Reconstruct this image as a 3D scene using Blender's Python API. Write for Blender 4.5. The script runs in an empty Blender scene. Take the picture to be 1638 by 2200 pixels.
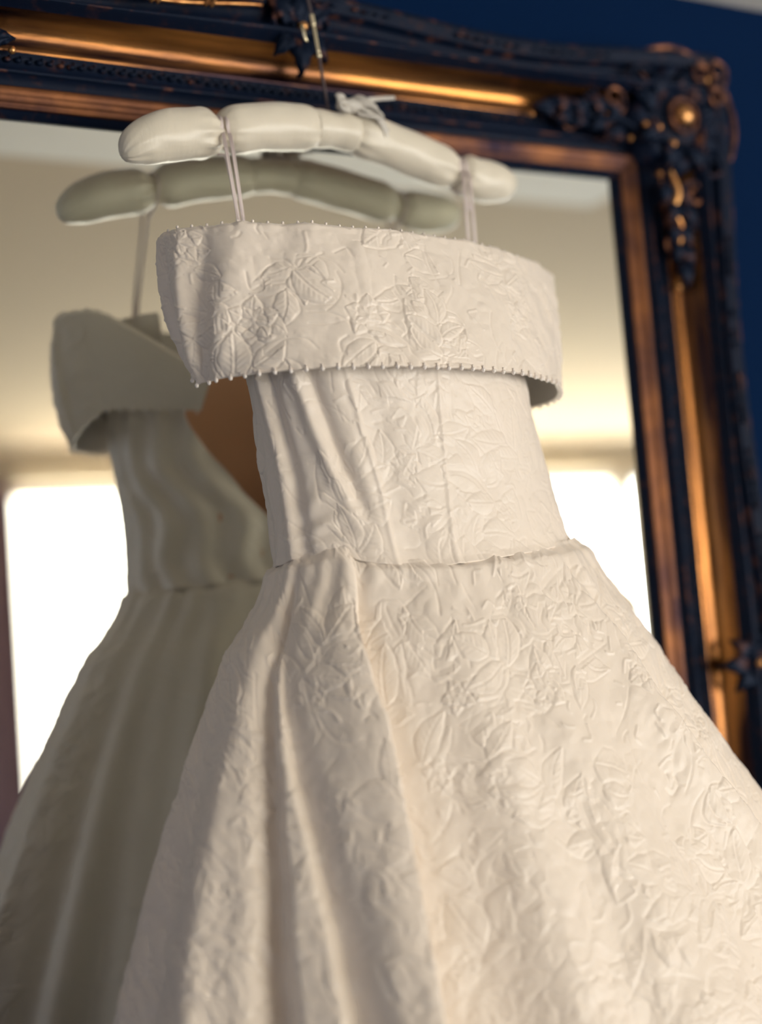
import bpy, math
import numpy as np
from mathutils import Matrix, Vector

# ------------------------------------------------------------------ camera
SC = bpy.context.scene
COL = SC.collection
CAM_Y = -1.27
RIGHT = Vector((0.8723474, -0.4822107, -0.0805166))
DOWN = Vector((-0.0312103, 0.1094282, -0.9935046))
FWD = Vector((0.4878893, 0.8691941, 0.0804095))
cam_d = bpy.data.cameras.new('camera')
cam = bpy.data.objects.new('camera', cam_d)
COL.objects.link(cam)
m = Matrix((RIGHT, -DOWN, -FWD)).transposed().to_4x4()
m.translation = Vector((0, CAM_Y, 0))
cam.matrix_world = m
cam_d.sensor_fit = 'HORIZONTAL'
cam_d.sensor_width = 41.5
cam_d.lens = 3157 / 1638 * 41.5
cam_d.clip_start = 0.05
cam_d.clip_end = 50
cam_d.dof.use_dof = True
cam_d.dof.focus_distance = (Vector((0.64, -0.225, 0.15)) - Vector((0, CAM_Y, 0))).dot(FWD)
cam_d.dof.aperture_fstop = 2.5
cam_d.dof.aperture_blades = 0
SC.camera = cam

# ------------------------------------------------------------------ world, exposure
w = bpy.data.worlds.new('world'); SC.world = w
w.use_nodes = True
w.node_tree.nodes['Background'].inputs[0].default_value = (0.35, 0.5, 1.0, 1)
w.node_tree.nodes['Background'].inputs[1].default_value = 0.3
SC.view_settings.view_transform = 'Standard'
SC.view_settings.look = 'None'
SC.view_settings.exposure = 0.0
SC.view_settings.gamma = 1.0
SC.view_settings.use_curve_mapping = False
BLIND_POWER = 7.7
PANE_POWER = 11.0
FILL_POWER = 1.4

# ------------------------------------------------------------------ materials
def mat(name, col=(.8, .8, .8), rough=.5, metal=0., **kw):
    ma = bpy.data.materials.new(name); ma.use_nodes = True
    b = ma.node_tree.nodes['Principled BSDF']
    b.inputs['Base Color'].default_value = (*col, 1)
    b.inputs['Roughness'].default_value = rough
    b.inputs['Metallic'].default_value = metal
    for k, v in kw.items():
        b.inputs[k.replace('_', ' ')].default_value = v
    return ma

def nodes(ma):
    return ma.node_tree.nodes, ma.node_tree.links, ma.node_tree.nodes['Principled BSDF']

def noise_color(ma, c1, c2, scale, lo=.35, hi=.65, stretch=(1, 1, 1), detail=4, target='Base Color'):
    N, L, b = nodes(ma)
    tc = N.new('ShaderNodeTexCoord'); mp = N.new('ShaderNodeMapping')
    mp.inputs['Scale'].default_value = stretch
    nz = N.new('ShaderNodeTexNoise'); nz.inputs['Scale'].default_value = scale; nz.inputs['Detail'].default_value = detail
    cr = N.new('ShaderNodeValToRGB')
    cr.color_ramp.elements[0].position = lo; cr.color_ramp.elements[1].position = hi
    cr.color_ramp.elements[0].color = (*c1, 1); cr.color_ramp.elements[1].color = (*c2, 1)
    L.new(tc.outputs['Object'], mp.inputs[0]); L.new(mp.outputs[0], nz.inputs['Vector'])
    L.new(nz.outputs[0], cr.inputs[0]); L.new(cr.outputs[0], b.inputs[target])
    return nz

def noise_bump(ma, scale, strength, dist=.001, stretch=(1, 1, 1), detail=3):
    N, L, b = nodes(ma)
    tc = N.new('ShaderNodeTexCoord'); mp = N.new('ShaderNodeMapping')
    mp.inputs['Scale'].default_value = stretch
    nz = N.new('ShaderNodeTexNoise'); nz.inputs['Scale'].default_value = scale; nz.inputs['Detail'].default_value = detail
    bp = N.new('ShaderNodeBump'); bp.inputs['Strength'].default_value = strength; bp.inputs['Distance'].default_value = dist
    L.new(tc.outputs['Object'], mp.inputs[0]); L.new(mp.outputs[0], nz.inputs['Vector'])
    L.new(nz.outputs[0], bp.inputs['Height']); L.new(bp.outputs[0], b.inputs['Normal'])

def emis(name, col, power):
    ma = mat(name, (.8, .8, .8), .8)
    b = ma.node_tree.nodes['Principled BSDF']
    b.inputs['Emission Color'].default_value = (*col, 1)
    b.inputs['Emission Strength'].default_value = power
    return ma

M_wall = mat('navy_wall', (.0, .011, .048), .95, Specular_IOR_Level=.1); noise_bump(M_wall, 60, .15)
M_blue = mat('pale_blue_side_wall', (.52, .55, .66), .9); noise_bump(M_blue, 50, .1)
M_room = mat('cream_wall', (.62, .54, .42), .8); noise_bump(M_room, 40, .1)
M_ceil = mat('warm_ceiling', (.68, .54, .375), .9); noise_bump(M_ceil, 40, .1)
M_white = mat('white_paint', (.93, .88, .79), .7); noise_bump(M_white, 30, .1)
M_floor = mat('oak_floor', (.22, .13, .07), .5)
noise_color(M_floor, (.012, .035, .09), (.02, .05, .12), 3, stretch=(1, 14, 1))
M_curtain = mat('mauve_curtain', (.42, .30, .36), .9); noise_bump(M_curtain, 300, .2)
M_blind = emis('lit_roller_blind', (1.0, .95, .83), BLIND_POWER)
M_pane = emis('daylight_pane', (.97, .99, 1.0), PANE_POWER)
M_fill = emis('added_fill_pane', (.72, .82, 1.0), FILL_POWER)  # pane of the added fill window
M_glass = mat('silvered_glass', (.90, .92, .86), .0, 1.0)
M_dress = mat('ivory_brocade', (.90, .80, .70), .42, Sheen_Weight=.25, Sheen_Roughness=.4)
noise_bump(M_dress, 900, .12, .0006)
M_back = mat('dress_inside', (.62, .58, .53), .8); noise_bump(M_back, 300, .1)
M_lining = mat('nude_lining', (.80, .46, .28), .6); noise_bump(M_lining, 200, .1)
M_satin = mat('cream_satin', (.80, .73, .60), .36, Sheen_Weight=.3, Anisotropic=.5)
noise_bump(M_satin, 60, .25, .002, stretch=(3, 1, 1))
M_organza = mat('organza_ribbon', (.72, .68, .62), .45, Alpha=.85); noise_bump(M_organza, 300, .2)
M_loop = mat('ribbon_loop', (.78, .68, .66), .4); noise_bump(M_loop, 300, .1)
M_pearl = mat('pearl', (.92, .82, .76), .18, Coat_Weight=.6); noise_color(M_pearl, (.9, .8, .72), (.95, .88, .82), 50)
M_wire = mat('hook_wire', (.16, .13, .14), .35, .9); noise_bump(M_wire, 200, .1)
M_brass = mat('bright_brass', (.95, .85, .60), .22, 1.); noise_bump(M_brass, 200, .1)
M_clasp = mat('dark_clasp', (.01, .014, .04), .4); noise_bump(M_clasp, 200, .1)

def gilt(name, dark, gold, lo, hi, scale, stretch, rough=.34, metal=.85):
    ma = mat(name, gold, rough, metal, Specular_IOR_Level=.5 if metal > .8 else .18)
    noise_color(ma, dark, gold, scale, lo, hi, stretch, 6)
    noise_bump(ma, 160, .25, .001, stretch)
    return ma
GOLD = (.50, .21, .055)
M_gold_h = gilt('worn_gilt_along_x', (.022, .010, .014), GOLD, .40, .68, 26, (.18, 1, 2.2), .27)
M_gold_v = gilt('worn_gilt_along_z', (.022, .010, .014), GOLD, .36, .66, 26, (2.2, 1, .18), .27)
M_slip = gilt('dull_gilt_slip', (.012, .006, .014), (.17, .066, .024), .34, .74, 26, (.6, 1, .6), .42)
M_dark = gilt('dark_patina_cove_shade', (.001, .0065, .024), (.05, .020, .018), .56, .84, 90, (1, 1, 1), .62, .1)  # also paints the shade on the cove's steep outer edge
M_orn = gilt('rubbed_ornament', (.001, .0065, .022), (.22, .080, .035), .54, .82, 55, (1, 1, 1), .5, .35)
M_mid = gilt('dim_rubbed_gilt', (.010, .008, .018), (.34, .14, .07), .38, .72, 60, (1, 1, 1), .45, .5)
M_rub = gilt('bright_rubbed_gilt', (.30, .11, .04), (.85, .45, .17), .3, .7, 70, (1, 1, 1), .32, .85)

# ------------------------------------------------------------------ helpers
def tag(o, label=None, cat=None, group=None, kind=None):
    if label: o['label'] = label
    if cat: o['category'] = cat
    if group: o['group'] = group
    if kind: o['kind'] = kind
    return o

def empty(name, loc=(0, 0, 0)):
    o = bpy.data.objects.new(name, None); COL.objects.link(o); o.location = loc
    o.empty_display_size = .05
    return o

def link(name, me, mats, parent=None, smooth=True):
    for mm in (mats if isinstance(mats, (list, tuple)) else [mats]): me.materials.append(mm)
    if smooth: me.shade_smooth()
    o = bpy.data.objects.new(name, me); COL.objects.link(o)
    if parent is not None:
        o.parent = parent
        if parent.type == 'EMPTY' or parent.location.length > 0:
            o.matrix_parent_inverse = Matrix.Translation(parent.location).inverted()
    return o

def quads(name, V, F, mats, parent=None, smooth=True, midx=None):
    """V (n,3) array, F (m,4) int array"""
    V = np.ascontiguousarray(V, dtype=np.float32).reshape(-1, 3); F = np.ascontiguousarray(F, dtype=np.int32)
    me = bpy.data.meshes.new(name)
    me.vertices.add(len(V)); me.vertices.foreach_set('co', V.ravel())
    k = F.shape[1]
    me.loops.add(F.size); me.loops.foreach_set('vertex_index', F.ravel())
    me.polygons.add(len(F))
    me.polygons.foreach_set('loop_start', np.arange(0, F.size, k, dtype=np.int32))
    me.polygons.foreach_set('loop_total', np.full(len(F), k, dtype=np.int32))
    o = link(name, me, mats, parent, False)
    if midx is not None: me.polygons.foreach_set('material_index', np.asarray(midx, dtype=np.int32))
    me.update(calc_edges=True); me.validate()
    if smooth: me.shade_smooth()
    return o

def gridfaces(n, m, closed_m=False, closed_n=False):
    i = np.arange(n if closed_n else n - 1)[:, None]; j = np.arange(m if closed_m else m - 1)[None, :]
    i2 = (i + 1) % n; j2 = (j + 1) % m
    return np.stack([i * m + j, i * m + j2, i2 * m + j2, i2 * m + j], -1).reshape(-1, 4)

def grid(name, P, mats, parent=None, closed_m=False, smooth=True, midx=None, flip=False):
    n, k = P.shape[:2]
    F = gridfaces(n, k, closed_m)
    if flip: F = F[:, ::-1]
    return quads(name, P.reshape(-1, 3), F, mats, parent, smooth, midx)

def shell(name, P, thick, N, mats, parent=None):
    """a sheet with real thickness: P outer, P - N*thick inner, rims closed; materials outer, inner"""
    n, k = P.shape[:2]
    F = gridfaces(n, k); nf = len(F)
    Q = P - N * thick
    V = np.concatenate([P.reshape(-1, 3), Q.reshape(-1, 3)])
    F2 = F[:, ::-1] + n * k
    idx = np.arange(n * k).reshape(n, k)
    loop = np.concatenate([idx[0, :-1], idx[:-1, -1], idx[-1, :0:-1], idx[:0:-1, 0]])
    nxt = np.roll(loop, -1)
    R = np.stack([nxt, loop, loop + n * k, nxt + n * k], -1)
    return quads(name, V, np.concatenate([F, F2, R]), mats, parent, True,
                 np.concatenate([np.zeros(nf), np.ones(nf), np.zeros(len(R))]))

def normals(P):
    a = np.gradient(P, axis=0); b = np.gradient(P, axis=1)
    N = np.cross(a, b); N /= np.maximum(np.linalg.norm(N, axis=-1, keepdims=True), 1e-12)
    return N

def tube_data(pts, rad, seg=10, caps=True, flat=1.0, flatdir=None):
    P = np.asarray(pts, float); n = len(P); rad = np.broadcast_to(np.asarray(rad, float), (n,))
    T = np.gradient(P, axis=0); T /= np.linalg.norm(T, axis=1, keepdims=True)
    ref = np.array(flatdir, float) if flatdir is not None else np.array([0., 1., 0.])
    out = []
    for i in range(n):
        u = ref - T[i] * ref.dot(T[i])
        if np.linalg.norm(u) < 1e-3: u = np.cross(T[i], [0, 0, 1.])
        u /= np.linalg.norm(u); v = np.cross(T[i], u)
        a = np.linspace(0, 2 * np.pi, seg, endpoint=False)
        out.append(P[i] + rad[i] * (flat * np.cos(a)[:, None] * u + np.sin(a)[:, None] * v))
    V = np.array(out)
    F = gridfaces(n, seg, True)
    V = V.reshape(-1, 3)
    if caps:
        c0 = len(V); V = np.concatenate([V, P[:1], P[-1:]])
        j = np.arange(seg)
        F = np.concatenate([F, np.stack([(j + 1) % seg, j, np.full(seg, c0), np.full(seg, c0)], -1),
                            np.stack([(n - 1) * seg + j, (n - 1) * seg + (j + 1) % seg, np.full(seg, c0 + 1), np.full(seg, c0 + 1)], -1)])
    return V, F

def tris_fix(F):
    return [tuple(f[:3]) if f[2] == f[3] else tuple(f) for f in F.tolist()]

def pymesh(name, V, F, mats, parent=None, smooth=True):
    me = bpy.data.meshes.new(name)
    me.from_pydata([tuple(v) for v in np.asarray(V).tolist()], [], tris_fix(np.asarray(F)))
    me.update()
    return link(name, me, mats, parent, smooth)

def tube(name, pts, rad, mats, parent=None, seg=10, **kw):
    V, F = tube_data(pts, rad, seg, **kw)
    return pymesh(name, V, F, mats, parent)

def spline(pts, n):
    P = np.asarray(pts, float); k = len(P); t = np.linspace(0, k - 1, n)
    Q = np.concatenate([[2 * P[0] - P[1]], P, [2 * P[-1] - P[-2]]]); i = np.minimum(t.astype(int), k - 2); f = (t - i)[:, None]
    a, b, c, d = Q[i], Q[i + 1], Q[i + 2], Q[i + 3]
    return .5 * ((2 * b) + (-a + c) * f + (2 * a - 5 * b + 4 * c - d) * f ** 2 + (-a + 3 * b - 3 * c + d) * f ** 3)

def sphere_data(c, r, seg=12, rings=8, sc=(1, 1, 1)):
    th = np.linspace(0, np.pi, rings + 1)[1:-1]; a = np.linspace(0, 2 * np.pi, seg, endpoint=False)
    V = np.array([[math.sin(t) * math.cos(p), math.sin(t) * math.sin(p), math.cos(t)] for t in th for p in a])
    V = np.concatenate([V, [[0, 0, 1], [0, 0, -1]]]) * np.array(sc) * r + np.array(c)
    n = rings - 1; F = [tuple(x)[::-1] for x in gridfaces(n, seg, True)]
    for j in range(seg):
        F.append((n * seg, j, (j + 1) % seg, (j + 1) % seg))
        F.append((n * seg + 1, (n - 1) * seg + (j + 1) % seg, (n - 1) * seg + j, (n - 1) * seg + j))
    return V, np.array(F)

def merge(parts):
    Vs, Fs, o = [], [], 0
    for V, F in parts:
        Vs.append(V); Fs.append(np.asarray(F) + o); o += len(V)
    return np.concatenate(Vs), np.concatenate(Fs)

def box(name, lo, hi, mats, parent=None, kind=None, bevel=0):
    x0, y0, z0 = lo; x1, y1, z1 = hi
    V = [(x0, y0, z0), (x1, y0, z0), (x1, y1, z0), (x0, y1, z0), (x0, y0, z1), (x1, y0, z1), (x1, y1, z1), (x0, y1, z1)]
    F = [(0, 3, 2, 1), (4, 5, 6, 7), (0, 1, 5, 4), (1, 2, 6, 5), (2, 3, 7, 6), (3, 0, 4, 7)]
    me = bpy.data.meshes.new(name); me.from_pydata(V, [], F); me.update()
    o = link(name, me, mats, parent, False)
    if bevel:
        b = o.modifiers.new('bevel', 'BEVEL'); b.width = bevel; b.segments = 2
    if kind: o['kind'] = kind
    return o

# ------------------------------------------------------------------ the room
ZF, ZC = -1.68, .738          # floor and ceiling heights (camera at 0)
YW, YB = .02, -3.75           # wall behind the mirror, window wall
XL, XR = -1.6, 5.6
box('floor', (XL - .1, YB - .1, ZF - .1), (XR + .1, YW + .1, ZF), M_floor, kind='structure')
box('ceiling', (XL - .1, YB - .1, ZC), (XR + .1, YW + .1, ZC + .1), M_ceil, kind='structure')
box('wall_back', (XL - .1, YW, ZF), (XR + .1, YW + .1, ZC), M_wall, kind='structure')
box('wall_left', (XL - .1, YB, ZF), (XL, YW, ZC), M_blue, kind='structure')
box('wall_right', (XR, YB, ZF), (XR + .1, YW, ZC), M_blue, kind='structure')
# window wall: a shell of pieces round two openings
WX0, WX1, WX2, WX3 = 1.30, 3.97, 4.07, 5.3
WZ0, WZ1 = -1.25, .60
V, F = [], []
def wall_piece(x0, x1, z0, z1):
    k = len(V)
    for y in (YB - .1, YB):
        V.extend([(x0, y, z0), (x1, y, z0), (x1, y, z1), (x0, y, z1)])
    F.extend([(k, k + 1, k + 2, k + 3), (k + 7, k + 6, k + 5, k + 4), (k, k + 4, k + 5, k + 1), (k + 1, k + 5, k + 6, k + 2), (k + 2, k + 6, k + 7, k + 3), (k + 3, k + 7, k + 4, k)])
wall_piece(XL, WX0, ZF, ZC); wall_piece(WX3, XR, ZF, ZC); wall_piece(WX1, WX2, WZ0, WZ1)
wall_piece(WX0, WX3, ZF, WZ0); wall_piece(WX0, WX3, WZ1, ZC)
me = bpy.data.meshes.new('wall_front'); me.from_pydata(V, [], F); me.update()
tag(link('wall_front', me, M_room, None, False), kind='structure')

def window(name, x0, x1, panemat, bars):
    wd = empty(name, (x0, YB - .05, WZ0)); wd['kind'] = 'structure'
    box('window_frame', (x0, YB - .07, WZ0), (x0 + .04, YB - .02, WZ1), M_white, wd)
    box('window_frame', (x1 - .04, YB - .07, WZ0), (x1, YB - .02, WZ1), M_white, wd)
    box('window_frame', (x0 + .04, YB - .07, WZ1 - .04), (x1 - .04, YB - .02, WZ1), M_white, wd)
    box('window_frame', (x0 + .04, YB - .07, WZ0), (x1 - .04, YB - .02, WZ0 + .04), M_white, wd)
    for b in bars:
        box('glazing_bar', (b - .015, YB - .07, WZ0 + .04), (b + .015, YB - .04, WZ1 - .04), M_white, wd)
    box('pane', (x0 + .04, YB - .09, WZ0 + .04), (x1 - .04, YB - .08, WZ1 - .04), M_pane, wd)
    return wd
window('window_1', WX0, WX1, M_pane, (2.6,))
window('window_2', WX2, WX3, M_pane, (4.7,))
# unseen window added on the left wall as cool fill for the dress
w3 = empty('added_fill_window', (XL, -1.7, -.45)); w3['kind'] = 'structure'
for lo, hi in (((XL, -2.3, -.45), (XL + .05, -2.24, .5)), ((XL, -.96, -.45), (XL + .05, -.9, .5)), ((XL, -2.24, .44), (XL + .05, -.96, .5)), ((XL, -2.24, -.45), (XL + .05, -.96, -.39))):
    box('window_frame', lo, hi, M_white, w3)
box('glazing_bar', (XL, -1.615, -.39), (XL + .04, -1.585, .44), M_white, w3)
box('pane', (XL + .002, -2.24, -.39), (XL + .012, -.96, .44), M_fill, w3)
# window cornice / pelmet board, roller blind, curtain
rb = empty('roller_blind', ((WX0 + WX1) / 2, YB + .02, WZ1))
tag(rb, 'cream daylit roller blind covering the wide window seen in the mirror', 'blind')
V, F = tube_data([(WX0 + .02, YB + .035, WZ1 - .03), (WX1 - .02, YB + .035, WZ1 - .03)], .022, 16)
pymesh('roller', V, F, M_white, rb)
xs = np.linspace(WX0 + .03, WX1 - .03, 60); zs = np.linspace(WZ1 - .03, WZ0 + .05, 20)
P = np.stack([np.broadcast_to(xs, (20, 60)), YB + .018 + .002 * np.sin(xs * 9)[None] * np.ones((20, 1)), np.broadcast_to(zs[:, None], (20, 60))], -1)
grid('blind_cloth', P, M_blind, rb, flip=True)
box('bottom_bar', (WX0 + .03, YB + .008, WZ0 + .03), (WX1 - .03, YB + .028, WZ0 + .055), M_white, rb)
ct = empty('curtain', (.95, YB + .1, ZF))
tag(ct, 'dark mauve full length curtain drawn beside the bright window', 'curtain')
xs = np.linspace(.45, 1.335, 160); zs = np.linspace(.6, ZF + .02, 30)
yy = YB + .10 + .035 * np.sin(xs * 62)[None] * (1 + .2 * np.sin(zs * 3)[:, None])
P = np.stack([np.broadcast_to(xs, (30, 160)), yy, np.broadcast_to(zs[:, None], (30, 160))], -1)
shell('curtain_cloth', P, .003, np.broadcast_to([0, 1., 0], P.shape), [M_curtain, M_curtain], ct)
tube('curtain_rod', [(.38, YB + .10, .625), (1.36, YB + .10, .625)], .012, M_dark, ct)
# painted ceiling panel over the mirror wall, with shallow grooves
for i, (x0, x1) in enumerate([(XL + a * .4, XL + a * .4 + .392) for a in range(8)] ):
    pass
tr = box('trim_1', (XL, -.78, ZC - .012), (1.63, YW - .001, ZC + .001), M_white, kind='structure')
tr2 = box('trim_2', (1.63, YW - .03, ZC - .012), (XR, YW, ZC), M_white, kind='structure')

# ------------------------------------------------------------------ the mirror
MX0, MX1, MZ0, MZ1 = .24, 1.042, -.62, .483
MXC, MZC = (MX0 + MX1) / 2, (MZ0 + MZ1) / 2
mir = empty('wall_mirror', (MXC, YW, MZ0 - .136))
tag(mir, 'large antique gilt and dark baroque mirror hanging on the navy wall', 'mirror')
box('glass', (MX0 - .004, 0, MZ0 - .004), (MX1 + .004, .006, MZ1 + .004), M_glass, mir)
box('backing', (MX0 - .03, .0065, MZ0 - .03), (MX1 + .03, .0195, MZ1 + .03), M_dark, mir)

cove = [(.056 + .038 * t, .020 + .032 * t ** 2.8 - .0035 * math.sin(math.pi * t)) for t in np.linspace(0, 1, 14)]
PROF = [(0, .006, 0), (0, .0, 0), (0, -.004, 0), (.006, -.005, 0)]            # (w, y, material of the strip ending here)
PROF += [(.007, -.008, 0)]
SLIP = [(.007, -.008), (.0085, -.0105), (.0095, -.0095), (.011, -.012), (.0125, -.011), (.018, -.0145), (.0245, -.017), (.0255, -.0165), (.027, -.010)]
PROF2 = [(.027, -.010, 0), (.035, -.010, 0), (.037, -.0165, 0), (.039, -.0185, 2), (.041, -.0175, 0), (.043, -.015, 0), (.054, -.016, 0), (.056, -.019, 0)]
PROF2 += [(a, -b, 1 if a < .089 else 0) for a, b in cove[1:]]  # outer edge of the cove goes dark: its shade is put into the colour
PROF2 += [(.0955, -.0535, 2), (.098, -.052, 0), (.099, -.044, 0), (.103, -.037, 0), (.110, -.035, 0), (.115, -.038, 0), (.117, -.045, 2), (.119, -.047, 0),
          (.121, -.046, 0), (.126, -.052, 0), (.130, -.050, 0), (.1325, -.050, 2), (.135, -.046, 0), (.136, -.030, 0), (.136, .0195, 0)]

def sweep_off(t, wv):
    u = abs(2 * t - 1)
    s = .0075 * math.cos(2 * math.pi * u)
    g = min(max((wv - .085) / .03, 0), 1)
    return s * g * g * (3 - 2 * g)

def rail_pt(side, t, wv, y, sweep=True):
    ws = wv + (sweep_off(t, wv) if sweep else 0)
    if side == 'top': return (MX0 - wv + t * (MX1 - MX0 + 2 * wv), y, MZ1 + ws)
    if side == 'bottom': return (MX1 + wv - t * (MX1 - MX0 + 2 * wv), y, MZ0 - ws)
    if side == 'right': return (MX1 + ws, y, MZ1 + wv - t * (MZ1 - MZ0 + 2 * wv))
    return (MX0 - ws, y, MZ0 - wv + t * (MZ1 - MZ0 + 2 * wv))

def rail_mesh(name, side, prof, mats):
    n = 121
    ts = np.linspace(0, 1, n)
    P = np.array([[rail_pt(side, t, p[0], p[1]) for p in prof] for t in ts])
    mi = None
    if len(prof[0]) > 2:
        mi = np.tile([p[2] for p in prof[1:]], n - 1)
    return grid(name, P, mats, mir, midx=mi, flip=True)

RAILS = {}
for side in ('top', 'right', 'bottom', 'left'):
    g = M_gold_h if side in ('top', 'bottom') else M_gold_v
    rail_mesh('sight_edge', side, PROF, [M_dark])
    rail_mesh('gilt_slip', side, SLIP, [M_slip])
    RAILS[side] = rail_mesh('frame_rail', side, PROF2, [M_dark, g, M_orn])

rng = np.random.default_rng(4)
# beaded band: small eggs on every rail, one part per rail
for side in ('top', 'right', 'bottom', 'left'):
    L = (MX1 - MX0 if side in ('top', 'bottom') else MZ1 - MZ0) + .09
    nb = int(L / .0095); parts = []
    for i in range(nb):
        t = (i + .5) / nb
        p = rail_pt(side, t, .0490 + rng.normal() * .0004, -.0165, False)
        sc = (1.25, .9, .8) if side in ('top', 'bottom') else (.8, .9, 1.25)
        parts.append(sphere_data(p, .0027 + rng.random() * .0008, 7, 5, sc))
        p = rail_pt(side, t + .5 / nb, .0525, -.0168, False)
        parts.append(sphere_data(p, .0014, 6, 4))
    V, F = merge(parts)
    tag(pymesh('bead_band', V, F, M_orn, mir), kind='stuff')
# outer lace carving on the outer moulding: small raised lozenges
for side in ('top', 'right', 'bottom', 'left'):
    L = (MX1 - MX0 if side in ('top', 'bottom') else MZ1 - MZ0) + .25
    nb = int(L / .012); parts = []
    for i in range(nb):
        t = (i + .5) / nb
        if t < .14 or t > .86: continue
        for dw, rr in ((.1235, .0032), (.1285, .0026)):
            if rng.random() < .25: continue
            wv = dw; p = rail_pt(side, t + (dw - .1235) * .4, wv, -.050)
            sc = (1.7, .7, .7) if side in ('top', 'bottom') else (.7, .7, 1.7)
            parts.append(sphere_data(p, rr * (.7 + .5 * rng.random()), 7, 5, sc))
    V, F = merge(parts)
    tag(pymesh('carved_band', V, F, M_orn, mir), kind='stuff')

# carved pieces, described in a local plane (a along the rail, b outward, h height off the frame)
class Orn:
    def __init__(s, name, origin, ax, bx, y0, label=None):
        s.o = np.array(origin, float); s.a = np.array(ax, float); s.b = np.array(bx, float); s.y0 = y0
        s.root = empty(name, tuple(s.o)); s.root.parent = mir
        s.root.matrix_parent_inverse = Matrix.Translation(mir.location).inverted()
    K = 1.0
    def pt(s, a, b, h=0):
        a, b = a * s.K, b * s.K
        return s.o + s.a * a + s.b * b + np.array([0, -1., 0]) * (s.y0 + h - (-s.o[1]))
    def scroll(s, ca, cb, r0, r1, a0, turns, rad, h=.004, m=None, n=34):
        t = np.linspace(0, 1, n); r = r0 + (r1 - r0) * t ** .8; an = a0 + turns * 2 * np.pi * t
        P = np.array([s.pt(ca + rr * math.cos(x), cb + rr * math.sin(x), h + .004 * q) for rr, x, q in zip(r, an, t)])
        rd = rad * (1 - .55 * t) * (1 + .12 * np.sin(t * 40)); rd[0] *= .3
        return tube('scroll', P, rd, m or M_orn, s.root, 8)
    def stem(s, pts, rad, m=None, name='stem'):
        P = spline([s.pt(*p) for p in pts], 6 * len(pts)); k = len(P)
        rd = rad * (.35 + .65 * np.sin(np.linspace(.25, np.pi - .25, k)))
        return tube(name, P, rd, m or M_orn, s.root, 8)
    def leaf(s, a, b, ang, ln, wd, h=.004, curl=.006, m=None):
        n, k = 15, 9
        u = np.linspace(0, 1, n)[:, None]; v = np.linspace(-1, 1, k)[None]
        wid = wd * np.sin(np.pi * np.clip(u, .02, .98) ** .75) * (1 + .16 * np.sin(u * 26))
        x = u * ln - np.abs(v) * wid * .35; yv = v * wid
        hh = h + curl * np.sin(u * np.pi) + .0035 * (1 - v ** 2) - .0018 * np.exp(-(v / .12) ** 2) + .0012 * np.cos(v * 9 + u * 12)
        ca, sa = math.cos(ang), math.sin(ang)
        A = (a + x * ca - yv * sa) * s.K; B = (b + x * sa + yv * ca) * s.K
        P = s.o + A[..., None] * s.a + B[..., None] * s.b + np.array([0, -1., 0]) * ((s.y0 + hh)[..., None] + s.o[1])
        return shell('leaf', P[::-1] if np.cross(s.a, s.b)[1] > 0 else P, .004, np.broadcast_to(np.array([0, -1., 0]), P.shape), [m or M_orn, m or M_orn], s.root)
    def blob(s, a, b, r, h=.004, sc=(1, 1, 1), m=None, name='bead'):
        V, F = sphere_data(s.pt(a, b, h), r * .85, 12, 8, sc)
        return pymesh(name, V, F, m or M_orn, s.root)

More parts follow.
